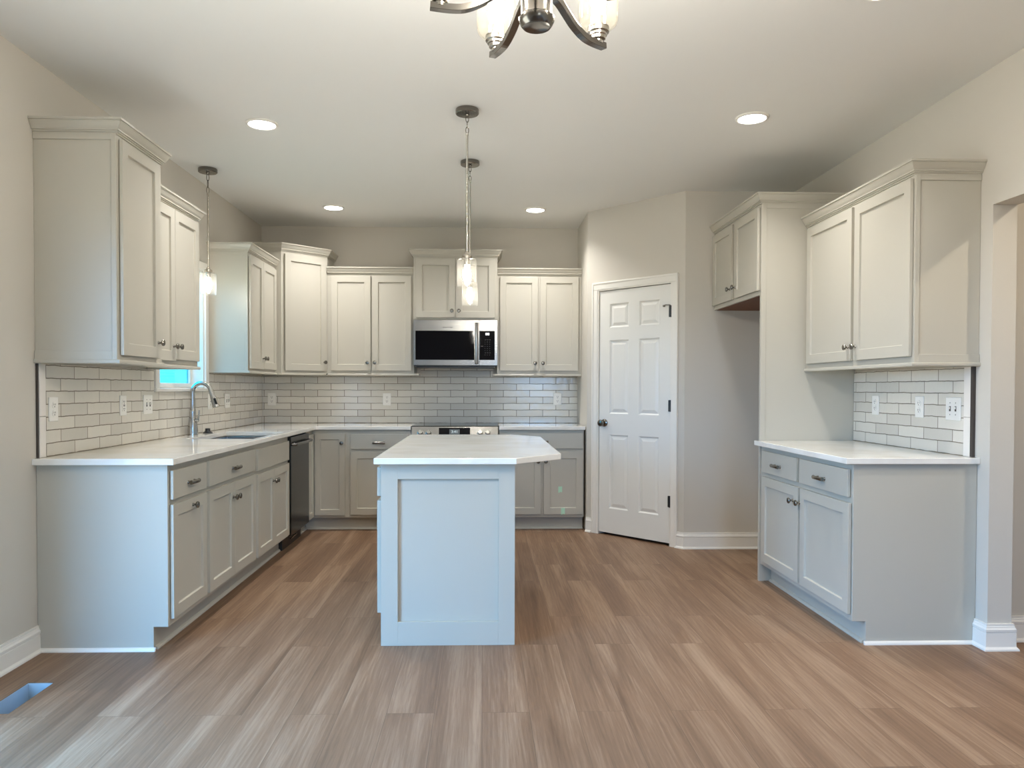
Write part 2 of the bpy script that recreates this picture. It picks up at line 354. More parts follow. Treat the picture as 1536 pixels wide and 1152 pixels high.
OPN = (1.2, 3.535, 2.124)                             # cased opening in the right wall
us = [YREAR-WT, OPN[0], OPN[1], DB+WT]; vs = [0, OPN[2], ZC]
struct('wall_right', MB().cells(us, vs, lambda i,j: not (i == 1 and j == 0), lambda u_,v_,w: (w,u_,v_), XR, XR+0.117), 'wall_paint')
struct('wall_hall', MB().box(XR+0.117, XHALL, 3.66, 3.78, 0, ZC), 'wall_paint')
struct('wall_hall_side', MB().box(XHALL, XHALL+WT, YREAR, 3.78, 0, ZC), 'wall_paint')
us = [XL-WT, RWIN[0], RWIN[1], XHALL+WT]; vs = [0, RWIN[2], RWIN[3], ZC]
struct('wall_rear', MB().cells(us, vs, lambda i,j: not (i == 1 and j == 1), lambda u_,v_,w: (u_,w,v_), YREAR-WT, YREAR), 'wall_paint')

BASE = [(0,0),(.026,0),(.025,.008),(.016,.018),(.015,.082),(.012,.085),(.016,.088),(.017,.100),(.012,.108),(.011,.114),(.009,.116),(.009,.126),(0,.126)]
def base(name, path): return struct(name, MB().sweep(path, BASE), 'trim_paint')
base('baseboard_left', [(XL, LWIN[1]+0.07), (XL, DL-0.001)])
Q = lambda x: tuple(B_+tdir*x)
base('baseboard_pantry', [Q(0.0), Q(0.062)])
base('baseboard_alcove', [Q(0.917), (A_.x, A_.y), (2.40, A_.y)])
base('baseboard_right', [(XR, DR-0.002), (XR, OPN[1]), (XR+0.117, OPN[1]), (XR+0.117, 3.655)])
base('baseboard_hall', [(XR+0.15, 3.66), (XHALL, 3.66)])

# kitchen window
y0, y1, z0, z1 = KWIN
w = thing('window_1', 'white framed window above the sink', 'window', (XL, (y0+y1)/2, z0)); w['kind'] = 'structure'
wl = Matrix.Translation((0, -(y0+y1)/2, -z0))
mb = MB(wl); mb.box(.0, .018, y0-.06, y0, z0-.03, z1+.06); mb.box(.0, .018, y1, y1+.06, z0-.03, z1+.06); mb.box(.0, .018, y0, y1, z1, z1+.06)
mb.build('window_casing', 'trim_paint', w, .003)
mb = MB(wl); mb.box(-.10, .028, y0-.075, y1+.075, z0-.03, z0-.008); mb.build('window_sill', 'trim_paint', w, .004)
mb = MB(wl); mb.box(-.10, .0, y0, y0+.012, z0-.008, z1); mb.box(-.10, .0, y1-.012, y1, z0-.008, z1); mb.box(-.10, 0, y0, y1, z1-.012, z1); mb.build('window_jamb', 'trim_paint', w)
mb = MB(wl); zm = (z0+z1)/2
for (aa, bb, cc, dd) in ((y0+.012, y0+.045, z0-.008, z1-.012), (y1-.045, y1-.012, z0-.008, z1-.012), (y0+.045, y1-.045, z0-.008, z0+.03), (y0+.045, y1-.045, z1-.05, z1-.012), (y0+.045, y1-.045, zm-.02, zm+.02)):
    mb.box(-.115, -.085, aa, bb, cc, dd)
mb.build('window_frame', 'trim_paint', w, .003)
mb = MB(wl); mb.box(-.102, -.099, y0+.045, y1-.045, z0+.03, z1-.05); mb.build('window_pane', 'window_glass', w)

# pantry door
d1 = thing('door_1', 'white six-panel pantry door', 'door', (B_.x, B_.y, 0), ANG); d1['kind'] = 'structure'
mb = MB(); CW = 0.062
mb.box(DO[0]-CW, DO[0]-.004, -.017, .0, 0, DO[2]+.004); mb.box(DO[1]+.004-.0, DO[1]+CW, -.017, .0, 0, DO[2]+.004); mb.box(DO[0]-CW, DO[1]+CW, -.017, .0, DO[2]+.004, DO[2]+CW+.004)
mb.box(DO[0]-CW, DO[0]-CW+.016, -.022, -.017, 0, DO[2]+CW+.004); mb.box(DO[1]+CW-.016, DO[1]+CW, -.022, -.017, 0, DO[2]+CW+.004); mb.box(DO[0]-CW+.016, DO[1]+CW-.016, -.022, -.017, DO[2]+CW-.012, DO[2]+CW+.004)
mb.build('door_casing', 'trim_paint', d1, .003)
mb = MB(); mb.box(DO[0]-.004, DO[0]+.006, -.012, .115, 0, DO[2]+.004); mb.box(DO[1]-.006, DO[1]+.004, -.012, .115, 0, DO[2]+.004); mb.box(DO[0]+.006, DO[1]-.006, -.012, .115, DO[2]-.006, DO[2]+.004)
mb.build('door_jamb', 'trim_paint', d1)
sx0, sx1, sz0, sz1, sy = DO[0]+.010, DO[1]-.010, 0.022, DO[2]-.012, 0.0
W_ = sx1-sx0; st = .108; mu = .108; pw = (W_-2*st-mu)/2
us = [sx0, sx0+st, sx0+st+pw, sx0+st+pw+mu, sx1-st, sx1]; vs = [sz0, .232, .858, 1.035, 1.655, 1.762, 1.962, sz1]
mb = MB(); isp = lambda i, j: i in (1,3) and j in (1,3,5)
mb.cells(us, vs, lambda i,j: not isp(i,j), lambda u_,v_,w_: (u_,w_,v_), sy+.035, sy)
for i in (1,3):
    for j in (1,3,5):
        def R(a_, y): return [(us[i]+a_,y,vs[j]+a_),(us[i+1]-a_,y,vs[j]+a_),(us[i+1]-a_,y,vs[j+1]-a_),(us[i]+a_,y,vs[j+1]-a_)]
        rings = R(0,sy)+R(.010,sy+.011)+R(.016,sy+.011)+R(.040,sy+.003)
        mb.add(rings, [(q*4+t_, q*4+(t_+1)%4, q*4+4+(t_+1)%4, q*4+4+t_) for q in range(3) for t_ in range(4)]+[(12,13,14,15)])
slab = mb.build('door_leaf', 'door_paint', d1)
mb = MB(); kx, kz = sx0+.058, .955
mb.lathe([(.032,0),(.032,-.006),(.026,-.010),(.012,-.014),(.011,-.034),(.020,-.040),(.028,-.050),(.029,-.060),(.024,-.068),(.010,-.072)], 24, axis='y', org=(kx,sy,kz))
mb.build('door_knob', 'dark_nickel', d1)
for hz in (1.857, 1.112, .355):
    mb = MB(); mb.lathe([(.0065,-.046),(.0065,.046)], 10, org=(sx1+.005, -.012, hz)); mb.box(sx1-.012, sx1+.004, -.0125, -.008, hz-.045, hz+.045)
    mb.build('door_hinge', 'hinge_metal', d1)
mb = MB(); mb.tube([(sx1+.005,-.016,1.905),(sx1-.03,-.03,1.908),(sx1-.055,-.02,1.903)], .004, 8); mb.lathe([(.008,0),(.008,-.012)], 12, axis='y', org=(sx1-.058,-.006,1.902)); mb.build('door_stop', 'dark_nickel', d1)

# ------------------------------------------------------------------ cabinet parts (local frame: x along the front, y=0 face frame, +y to the wall, z up)
CAB = 'cabinet_paint'
CROWN = [(-.02,0),(.005,0),(.005,.008),(.0115,.008),(.0115,.015),(.018,.015),(.018,.022),(.020,.024),(.026,.032),(.031,.041),(.035,.049),(.037,.051),(.037,.055),(.043,.056),(.043,.066),(-.02,.066)]
RAIL = [(-.03,0),(.012,0),(.015,.004),(.015,.014),(.012,.018),(-.03,.018)]
SHOE = [(0,0),(.014,0),(.0135,.006),(.010,.012),(.004,.016),(0,.017)]
def knob(parent, x, z, y=-.019, mtx=None):
    mb = MB(mtx); mb.lathe([(.009,0),(.008,-.003),(.0055,-.006),(.0055,-.014),(.012,-.017),(.0165,-.021),(.0172,-.026),(.0145,-.030),(.006,-.032)], 16, axis='y', org=(x,y,z))
    return mb.build('knob', 'nickel', parent)
def pull(parent, x, z, y=-.020, L=.104):
    mb = MB(); h = L/2
    for s_ in (-1, 1): mb.lathe([(.0095,0),(.0075,-.004),(.0065,-.022)], 12, axis='y', org=(x+s_*(h-.014), y, z))
    pts = [(x+h*t_, y-.020-.008*(1-t_*t_), z) for t_ in [q/6.0 for q in range(-6,7)]]
    mb.tube(pts, [.0074+.0022*abs(q/6.0)**2 for q in range(-6,7)], 10, 1.0, 1.2)
    return mb.build('pull', 'nickel', parent)
def door(parent, x0, x1, z0, z1, k=None, y=0.0, mtx=None, fr=.057):
    d = MB(mtx).shaker(x0, x1, z0, z1, y-.003, th=.017, fr=fr).build('door', CAB, parent, .0015)
    if k: knob(d, k[0], k[1], y-.0199, mtx)
    return d
def drawer(parent, x0, x1, z0, z1, p=True):
    d = MB().box(x0, x1, -.020, -.003, z0, z1).build('drawer', CAB, parent, .003)
    if p: pull(d, (x0+x1)/2, (z0+z1)/2-.008)
    return d
def end_frame(mb, x, sgn, y0, y1, z0, z1, st, rt, rb, rec=.003, th=.006):
    """raised border round a finished end; x plane of the end, sgn the way it faces"""
    xa, xb = (x-th, x) if sgn < 0 else (x, x+th)
    return mb
UPB = 1.378                                           # underside of every wall cabinet
def upper(name, label, org, rz, w_, dep, ztop, doors, group, crown, rail, zb=UPB, sides='', finish=None):
    """doors: (x0, x1, z0, z1, knob or None); crown/rail: floor paths in local x,y"""
    t_ = thing(name, label, 'cabinet', (org[0], org[1], zb), rz, group)
    h = ztop-zb
    MB().box(0, w_, 0, dep, 0, h).build('carcass', CAB, t_, .001)
    for x0, x1, a_, b_, k in doors: door(t_, x0, x1, a_-zb, b_-zb, (k[0], k[1]-zb) if k else None)
    if crown: MB().sweep(crown, CROWN, h).build('crown_molding', CAB, t_)
    if rail: MB().sweep(rail, RAIL, -.018).build('light_rail', CAB, t_)
    if finish is not None:                            # applied border strips on the exposed end
        x, sg, y1 = finish; e0, e1 = (x-.007, x) if sg < 0 else (x, x+.007)
        mb = MB(); mb.box(e0, e1, 0, .022, 0, h); mb.box(e0, e1, .022, y1, h-.026, h); mb.box(e0, e1, .022, y1, 0, .040)
        mb.build('end_trim', CAB, t_, .001)
    return t_
G_UP = 'painted wall cabinets'; G_BASE = 'painted base cabinets'
def bx(*a_): return MB().box(*a_)

# left wall, from the near end
fx = -1.712
t1 = upper('upper_cabinet', 'tall single-door wall cabinet at the near end of the sink wall', (fx, DL), PI/2, .4882, fx-XL-.0012, 2.429,
      [(.020, .430, 1.400, 2.412, (.403, 1.481))], G_UP, [(0, fx-XL-.002), (0, 0), (.4882, 0), (.4882, fx-XL-.002)], [(0, fx-XL-.002), (0,0), (.473,0), (.473,.07)], finish=(0, -1, fx-XL-.002))
f2 = -1.790
upper('upper_cabinet', 'two-door wall cabinet between the tallest end cabinet and the sink window', (f2, DL+.4895), PI/2, .715, f2-XL-.0012, 2.284,
      [(.022, .330, 1.400, 2.272, (.300, 1.484)), (.333, .700, 1.410, 2.272, (.363, 1.484))], G_UP, [(0, 0), (.715, 0), (.715, f2-XL-.002)], [(0,0), (.715,0), (.715, f2-XL-.002)])
f3 = -1.794
upper('upper_cabinet', 'two-door wall cabinet just beyond the sink window with its bare side lit', (f3, 5.858), PI/2, .7645, f3-XL-.0012, 2.284,
      [(.012, .352, 1.395, 2.262, (.322, 1.484)), (.355, .735, 1.400, 2.262, (.385, 1.484))], G_UP, [(0, f3-XL-.002), (0, 0), (.764, 0)], [(0, f3-XL-.002), (0,0), (.764,0)], finish=(0, -1, f3-XL-.002))
# diagonal corner
L0, R0 = Vector((-1.743, 6.624)), Vector((-1.413, 6.948))
tc_ = thing('corner_upper_cabinet', 'tall diagonal wall cabinet in the far corner with one door', 'cabinet', (L0.x, L0.y, UPB), 0, G_UP)
loc = Matrix.Translation((-L0.x, -L0.y, -UPB)); hc = 2.433-UPB
MB(loc).prism([(XL+.001,L0.y),(L0.x,L0.y),(R0.x,R0.y),(R0.x,DB-.001),(XL+.001,DB-.001)], UPB, 2.433).build('carcass', CAB, tc_, .001)
dl = (R0-L0).length; DG = Matrix.Rotation(math.atan2(R0.y-L0.y, R0.x-L0.x), 4, 'Z')
door(tc_, .028, dl-.020, 1.400-UPB, 2.410-UPB, (dl-.046, 1.478-UPB), 0, DG)
MB(loc).sweep([(XL+.002,L0.y),(L0.x,L0.y),(R0.x,R0.y),(R0.x,DB-.002)], CROWN, 2.433).build('crown_molding', CAB, tc_)
MB(loc).sweep([(L0.x-.03,L0.y),(L0.x,L0.y),(R0.x-.014,R0.y-.0139)], RAIL, UPB-.018).build('light_rail', CAB, tc_)
# back wall
fb = DB-.305
upper('upper_cabinet', 'two-door wall cabinet between the diagonal corner cabinet and the microwave', (-1.4122, fb), 0, .7862, .3042, 2.278,
      [(.036, .393, 1.405, 2.266, (.366, 1.478)), (.405, .762, 1.405, 2.266, (.432, 1.478))], G_UP, [(.001,0), (.786,0)], [(.004,0), (.820,0), (.820,.10)])
fm = DB-.381
upper('upper_cabinet', 'short two-door wall cabinet above the microwave', (-.6252, fm), 0, .7572, .3802, 2.430,
      [(.022, .377, 1.884, 2.410, (.348, 1.945)), (.381, .736, 1.884, 2.410, (.410, 1.945))], G_UP, [(0,.379), (0,0), (.757,0), (.757,.379)], None, zb=1.866)
upper('upper_cabinet', 'two-door wall cabinet between the microwave and the pantry corner', (.133, fb), 0, .775, .3042, 2.278,
      [(.026, .374, 1.408, 2.267, (.347, 1.478)), (.392, .744, 1.408, 2.267, (.419, 1.478))], G_UP, [(0,0), (.775,0)], [(-.032,.10), (-.032,0), (.775,0)])
# right wall
fr_ = 2.092; RL = 4.842-DR
upper('upper_cabinet', 'two-door wall cabinet above the short counter and its light switch', (fr_, 4.842), -PI/2, RL, XR-fr_-.0012, 2.285,
      [(RL-1.180, RL-.592, 1.408, 2.270, (RL-.618, 1.484)), (RL-.560, RL-.008, 1.408, 2.270, (RL-.534, 1.484))], G_UP, [(0,0), (RL,0), (RL,XR-fr_-.002)], [(0,0), (RL,0), (RL,XR-fr_-.002)], finish=(RL, 1, XR-fr_-.002))
# fridge surround
ff = 1.795; FL = 5.836-4.848
tf = thing('fridge_surround_cabinet', 'two-door cabinet bridging the empty fridge space on a full-height side panel', 'cabinet', (ff, 5.836, 0), -PI/2, G_UP)
bx(0, FL-.02, 0, XR-ff-.001, 1.856, 2.440).build('carcass', CAB, tf, .001)
bx(.018, FL-.022, .018, XR-ff-.01, 1.853, 1.8565).build('underside', 'raw_wood', tf, label='bare brown wood underside')
bx(FL-.02, FL, 0, XR-ff-.001, 0, 2.440).build('side_panel', CAB, tf, .001)
mb = MB(); mb.box(FL, FL+.004, 0, .034, 0, 2.440); mb.box(FL, FL+.004, .034, XR-ff-.002, 2.41, 2.440); mb.build('panel_trim', CAB, tf, .001)
door(tf, .016, .458, 1.885, 2.420, (.430, 1.962)); door(tf, .512, .970, 1.885, 2.420, (.540, 1.962))
MB().sweep([(0,0), (FL,0), (FL,XR-ff-.002)], CROWN, 2.440).build('crown_molding', CAB, tf)

# base cabinets
ZT = .884
def base_cab(name, label, org, rz, w_, dep, fronts, ends='', hollow=False):
    t_ = thing(name, label, 'cabinet', (org[0], org[1], 0), rz, G_BASE)
    e0 = .019 if 'l' in ends else 0; e1 = w_-.019 if 'r' in ends else w_
    if hollow:
        mb = MB(); mb.box(e0, e1, 0, .019, .114, ZT); mb.box(e0, e0+.012, .019, dep, .114, ZT); mb.box(e1-.012, e1, .019, dep, .114, ZT); mb.box(e0+.012, e1-.012, dep-.012, dep, .114, ZT); mb.box(e0+.012, e1-.012, .019, dep-.012, .114, .13); mb.box(e0, e1, .082, dep, 0, .114); mb.build('carcass', CAB, t_)
    else: MB().prism_x([(0,.114),(.082,.114),(.082,0),(dep,0),(dep,ZT),(0,ZT)], e0, e1).build('carcass', CAB, t_, .001)
    mb = MB(); mb.box(e0, e1, .070, .0815, 0, .1135); mb.sweep([(e0,.070),(e1,.070)], SHOE, 0); mb.build('toe_kick', CAB, t_)
    for s_ in ends:
        x0, x1 = (0, .0185) if s_ == 'l' else (w_-.0185, w_)
        MB().prism_x([(0.0,.114),(.068,.114),(.068,0),(dep,0),(dep,ZT),(0.0,ZT)], x0, x1).build('end_panel', CAB, t_, .001)
        pth = [(0,dep),(0,.058)] if s_ == 'l' else [(w_,.058),(w_,dep)]
        MB().sweep(pth, SHOE, 0).build('shoe_molding', 'trim_paint', t_)
    for k in fronts:
        if k[0] == 'd': door(t_, *k[1:])
        else: drawer(t_, *k[1:])
    return t_
fL = XL+.609
O1 = DL
D0, D1, S0, S1 = .140, .690, .714, .853
base_cab('base_cabinet', 'narrow base cabinet with one drawer at the bare near end of the sink run', (fL, O1), PI/2, .479, fL-XL-.002,
    [('w', .020, .458, S0, S1), ('d', .020, .458, D0+.006, D1, (.260, .655))], 'l')
base_cab('base_cabinet', 'wide base cabinet with one wide drawer over two doors beside the sink base', (fL, O1+.479), PI/2, .872, fL-XL-.002,
    [('w', .018, .846, S0, S1), ('d', .018, .430, D0, D1, (.402, .604)), ('d', .433, .846, D0, D1, (.461, .604))])
base_cab('sink_base_cabinet', 'base cabinet under the sink with a plain false drawer front above two doors', (fL, O1+1.351), PI/2, .850, fL-XL-.002,
    [('w', .026, .826, S0-.014, S1-.008, False), ('d', .026, .410, D0-.01, D1-.012, (.384, .596)), ('d', .413, .826, D0-.01, D1-.012, (.440, .596))], hollow=True)
# corner base
YW1 = 6.425; fB = DB-.61; XC = -1.168
tb = thing('corner_base_cabinet', 'corner base cabinet with folding door beside the dishwasher', 'cabinet', (fL, fB, 0), 0, G_BASE)
lc = Matrix.Translation((-fL, -fB, 0)); q = .002
MB(lc).prism([(XL+q,YW1),(fL,YW1),(fL,fB),(XC,fB),(XC,DB-q),(XL+q,DB-q)], .114, ZT).build('carcass', CAB, tb, .001)
MB(lc).prism([(XL+q,YW1),(fL-.085,YW1),(fL-.085,fB+.085),(XC,fB+.085),(XC,DB-q),(XL+q,DB-q)], 0, .1135).build('plinth', CAB, tb)
mb = MB(lc); mb.sweep([(fL-.084,YW1),(fL-.084,fB+.084),(XC,fB+.084)], [(0,0),(.012,0),(.012,.1132),(0,.1132)]); mb.sweep([(fL-.072,YW1),(fL-.072,fB+.072),(XC,fB+.072)], SHOE); mb.build('toe_kick', CAB, tb)
door(tb, .018, fB-YW1-.024, .125, .845, None, 0, Matrix.Translation((0, YW1-fB, 0)) @ Matrix.Rotation(PI/2, 4, 'Z'), fr=.045)
door(tb, .026, .288, .135, .848, (.262, .768), 0, fr=.050)
base_cab('base_cabinet', 'single-door base cabinet with one drawer left of the range', (XC, fB), 0, .541, .608,
    [('w', .018, .515, S0, S1-.008), ('d', .018, .515, D0, D1, (.470, .62))])
base_cab('base_cabinet', 'base cabinet between the range and the pantry corner with green tape on a door', (.147, fB), 0, .746, .608,
    [('w', .014, .735, S0+.004, S1+.003), ('d', .014, .366, D0, D1, (.342, .607)), ('d', .392, .735, D0, D1, (.409, .607))])
fR = XR-.614; RB = 4.842-DR
base_cab('base_cabinet', 'wide two-drawer base cabinet under the short counter by the fridge space', (fR, 4.842), -PI/2, RB, .612,
    [('w', .056, .592, S0+.004, S1+.002), ('w', .629, RB-.022, S0+.004, S1+.002), ('d', .060, .618, D0+.006, D1, (.548, .606)), ('d', .646, RB-.010, D0+.006, D1, (.628+.046-.03, .606))], 'r')
# leg that carries the fridge panel to the floor is the panel itself

# countertops
ct = MB(); xe = XL+.651; ye = DL-.036; yb = DB-.648
us = [XL+.001, -1.93, -1.50, xe, -.624]; vs = [ye, 4.985, 5.765, yb, DB-.001]
def keepL(i, j):
    if i == 3: return j == 3
    return not (i == 1 and j == 1)
tag(ct.cells(us, vs, keepL, lambda u_,v_,w_: (u_,v_,w_), .884, .914).build('countertop', 'quartz', None, .003), 'white quartz countertop wrapping the corner with the sink cut into it', 'countertop', 'white quartz countertops')
tag(bx(.145, .902, yb, DB-.001, .884, .914).build('countertop', 'quartz', None, .003), 'short white quartz countertop between the range and the pantry wall', 'countertop', 'white quartz countertops')
tag(bx(XR-.662, XR-.001, DR-.023, 4.842, .884, .914).build('countertop', 'quartz', None, .003), 'white quartz countertop against the fridge side panel', 'countertop', 'white quartz countertops')
IX0, IX1, IY0, IY1 = -.517, .402, 3.607, 5.460
tag(MB().prism([(IX0,IY0),(.162,IY0),(IX1,3.86),(IX1,5.22),(.205,IY1),(IX0,IY1)], .884, .914).build('island_top', 'quartz', None, .003), 'white quartz island top with two clipped corners', 'countertop', 'white quartz countertops')

# island
ti = thing('kitchen_island', 'grey kitchen island with a recessed panel on its near end', 'island', (-.165, 3.655, 0))
li = Matrix.Translation((.165, -3.655, 0)); ix0, ix1, iy1 = -.489, .158, 5.41
mb = MB(li); mb.box(ix0-.004, ix1-.012, 3.6905, iy1, .114, ZT); mb.box(ix0+.085, ix1-.012, 3.690, iy1, 0, .114); mb.build('carcass', CAB, ti, .001)
mb = MB(li); mb.box(ix0, ix0+.081, 3.655, 3.690, 0, ZT); mb.box(ix1-.079, ix1, 3.655, 3.690, 0, ZT); mb.box(ix0+.081, ix1-.079, 3.655, 3.690, .808, ZT); mb.box(ix0+.081, ix1-.079, 3.655, 3.690, 0, .115); mb.box(ix0+.081, ix1-.079, 3.671, 3.690, .115, .808)
mb.build('end_panel', CAB, ti, .0012)
mb = MB(li); mb.box(ix1-.0118, ix1, 3.690, iy1, 0, ZT); mb.build('back_panel', CAB, ti)
def idoor(y0_, y1_, z0_, z1_, k, dr=False):            # fronts on the sink side
    R_ = Matrix.Translation((ix0+.165-.004, y1_-3.655, 0)) @ Matrix.Rotation(-PI/2, 4, 'Z')
    w_ = y1_-y0_
    if dr:
        d_ = MB(R_).box(0, w_, -.019, 0, z0_, z1_).build('drawer', CAB, ti, .003)
        mb_ = MB(R_); h_ = .052
        for s_ in (-1,1): mb_.lathe([(.0075,0),(.005,-.022)], 12, axis='y', org=(w_/2+s_*.04, -.019, (z0_+z1_)/2))
        mb_.tube([(w_/2+h_*t_, -.039-.008*(1-t_*t_), (z0_+z1_)/2) for t_ in [q_/6.0 for q_ in range(-6,7)]], .0062, 10); mb_.build('pull', 'nickel', d_)
    else:
        d_ = MB(R_).shaker(0, w_, z0_, z1_).build('door', CAB, ti, .0015); knob(d_, k, z1_-.085, -.019, R_)
for ya, yc in ((3.688, 4.545), (4.565, 5.40)):
    idoor(ya+.006, yc-.006, .721, .862, None, True); ym = (ya+yc)/2
    idoor(ya+.006, ym-.0015, .150, .700, .03); idoor(ym+.0015, yc-.006, .150, .700, (yc-.006-ym-.0015)-.03)

# ------------------------------------------------------------------ backsplash
TT = .011
ts = [3.677, 4.868, 5.837, DB-TT]; tz = [.914, 1.218, 1.359]
o = MB().cells(ts, tz, lambda i,j: not (i == 1 and j == 1), lambda u_,v_,w_: (w_,u_,v_), XL+.0008, XL+TT).build('tile_backsplash', 'tile_side'); tag(o, 'cream glazed brick tile backsplash round the sink window', 'backsplash', 'glazed brick tile backsplashes')
us = [XL+.0125, -.592, .098, .909]; vs = [.914, 1.359, 1.45]
o = MB().cells(us, vs, lambda i,j: not (j == 1 and i != 1), lambda u_,v_,w_: (u_,w_,v_), DB-.0008, DB-TT).build('tile_backsplash', 'tile_back'); tag(o, 'cream glazed brick tile backsplash behind the range', 'backsplash', 'glazed brick tile backsplashes')
o = MB().box(XR-TT, XR-.0008, 3.718, 4.842, .914, 1.359).build('tile_backsplash', 'tile_side'); tag(o, 'short glazed brick tile backsplash beside the fridge panel', 'backsplash', 'glazed brick tile backsplashes')
for nm, xa, xb, ya, yc in (('l', XL, XL+.013, 3.626, 3.676), ('r', XR-.013, XR, 3.664, 3.717)):
    mb = MB(); mb.box(xa, xb, ya, yc, .9145, 1.108); mb.box(xa, xb, ya, yc, 1.110, 1.359)
    tag(mb.build('edge_trim_tile', 'white_trim_tile', None, .002), 'upright white border tiles ending the backsplash ' + ('at the sink wall near end' if nm == 'l' else 'by the cased opening'), 'tile trim', 'upright border tiles')

tag(MB().box(XL+.0005, XL+.0085, 3.6135, 3.6252, .9145, 1.359).build('tile_edge_profile', 'gap_dark', None, .001), 'dark upright edging strip against the sink wall border tiles', 'edging strip', 'dark tile edging strips')
tag(MB().box(XR-.014, XR-.0005, 3.642, 3.6632, .9145, 1.359).build('tile_edge_profile', 'gap_dark', None, .001), 'dark upright edging strip by the cased opening', 'edging strip', 'dark tile edging strips')

# ------------------------------------------------------------------ outlets and switches
def outlet(label, loc, rz, kind, name='wall_outlet'):
    wd = .078 if kind in ('duplex', 'gfci') else .122
    t_ = thing(name, label, 'switch' if 'switch' in name else 'outlet', loc, rz, 'white electrical wall plates'); h = .118
    bx(-wd/2, wd/2, -.006, 0, -h/2, h/2).build('plate', 'plate_plastic', t_, .003)
    if kind == 'duplex':
        for s_ in (-1, 1):
            zc = s_*.0195
            rc = MB().lathe([(.0165,-.0062),(.0165,-.0085),(.013,-.0092)], 20, axis='y', org=(0,0,zc)).build('receptacle', 'plate_plastic', t_)
            mb = MB()
            for sx in (-.0062, .0062): mb.box(sx-.0014, sx+.0014, -.0097, -.0086, zc-.001, zc+.008)
            mb.lathe([(.0030,-.0086),(.0030,-.0097)], 10, axis='y', org=(0,0,zc-.0075)); mb.build('slots', 'slot_dark', rc)
    elif kind == 'gfci':
        rc = bx(-.017, .017, -.0095, -.0062, -.034, .034).build('receptacle', 'plate_plastic', t_, .001)
        mb = MB()
        for s_ in (-1,1):
            for sx in (-.006, .006): mb.box(sx-.0013, sx+.0013, -.0105, -.0094, s_*.021-.002, s_*.021+.006)
            mb.lathe([(.0027,-.0094),(.0027,-.0105)], 10, axis='y', org=(0,0,s_*.021-.008))
        mb.box(-.009, .009, -.0105, -.0094, -.005, -.001); mb.box(-.009, .009, -.0105, -.0094, .001, .005)
        mb.build('slots', 'slot_dark', rc)
    else:
        for sx in (-.023, .023):
            bx(sx-.006, sx+.006, -.0075, -.0062, -.013, .013).build('switch_slot', 'slot_dark', t_)
            MB().box(sx-.0042, sx+.0042, -.017, -.0076, -.002, .010).build('toggle', 'plate_plastic', t_, .001)
        for sx in (-.023, .023):
            for sz in (-.030, .030): MB().lathe([(.0028,-.0062),(.0028,-.0070)], 10, axis='y', org=(sx,0,sz)).build('screw', 'slot_dark', t_)
    return t_
xw = XL+TT+.0003; yw = DB-TT-.0003; xv = XR-TT-.0003
outlet('white outlet nearest the upright border tiles on the sink wall', (xw, 3.735, 1.141), PI/2, 'duplex')
outlet('white rectangular outlet beside the double switch left of the faucet', (xw, 4.447, 1.143), PI/2, 'gfci')
outlet('white double light switch below the near corner of the sink window', (xw, 4.773, 1.142), PI/2, 'switch', 'light_switch')
outlet('white outlet directly behind the faucet spout', (xw, 5.845, 1.141), PI/2, 'gfci')
outlet('white double switch between the faucet and the far corner', (xw, 6.238, 1.141), PI/2, 'switch', 'light_switch')
outlet('white outlet on the back tiles closest to the far left corner', (-1.995, yw, 1.138), 0, 'duplex')
outlet('white outlet on the back tiles just left of the range', (-.910, yw, 1.140), 0, 'duplex')
outlet('white outlet on the back tiles right of the range', (.717, yw, 1.145), 0, 'duplex')
outlet('white outlet on the short backsplash closest to the fridge panel', (xv, 4.562, 1.149), -PI/2, 'duplex')
outlet('white outlet in the middle of the short backsplash', (xv, 4.096, 1.150), -PI/2, 'duplex')
outlet('white double light switch on the short backsplash', (xv, 3.796, 1.148), -PI/2, 'switch', 'light_switch')

# ------------------------------------------------------------------ sink and faucet
ts_ = thing('kitchen_sink', 'stainless undermount sink sunk in the white countertop', 'sink', (-1.715, 5.375, .664))
mb = MB(); a0, a1, c0, c1 = -.225, .225, -.400, .400; ii = .012; hh = .218
R2 = lambda q_, z: [(a0+q_,c0+q_,z),(a1-q_,c0+q_,z),(a1-q_,c1-q_,z),(a0+q_,c1-q_,z)]
V8 = R2(-.004,hh)+R2(ii,hh)+R2(ii+.008,.006)+R2(-.004,0)
mb.add(V8, [(i,(i+1)%4,(i+1)%4+4,i+4) for i in range(4)]+[(i+4,(i+1)%4+4,(i+1)%4+8,i+8) for i in range(4)]+[(8,9,10,11)]+[((i+1)%4,i,i+12,(i+1)%4+12) for i in range(4)]+[(15,14,13,12)])
mb.build('basin', 'stainless', ts_, .006)
MB().lathe([(.045,.0065),(.045,.009),(.03,.009),(.028,.0075)], 24).build('drain', 'chrome_steel', ts_)
tfa = thing('kitchen_faucet', 'pull-down brushed steel faucet with a high curved neck behind the sink', 'faucet', (-2.035, 5.38, .914))
MB().lathe([(.034,0),(.034,.004),(.035,.03),(.033,.06),(.028,.10),(.0225,.14),(.0215,.168)], 28).build('body', 'chrome_steel', tfa)
cx_, cz_, rr_ = .066, .300, .066
pts = [(0,0,.170),(0,0,.20),(0,0,.25)]+[(cx_-rr_*math.cos(t_), -.012*(1-math.cos(t_))*.5, cz_+rr_*math.sin(t_)) for t_ in [PI*q_/14 for q_ in range(0,14)]]
rad = [.0215,.0175,.0165]+[.0155]*14
MB().tube(pts, rad, 14).build('spout', 'chrome_steel', tfa)
lp = Vector(pts[-1]); dv = (Vector(pts[-1])-Vector(pts[-2])).normalized()
sh = MB().tube([lp-dv*.004, lp+dv*.03, lp+dv*.075, lp+dv*.125], [.0160,.0175,.0225,.0240], 16).build('spray_head', 'chrome_steel', tfa)
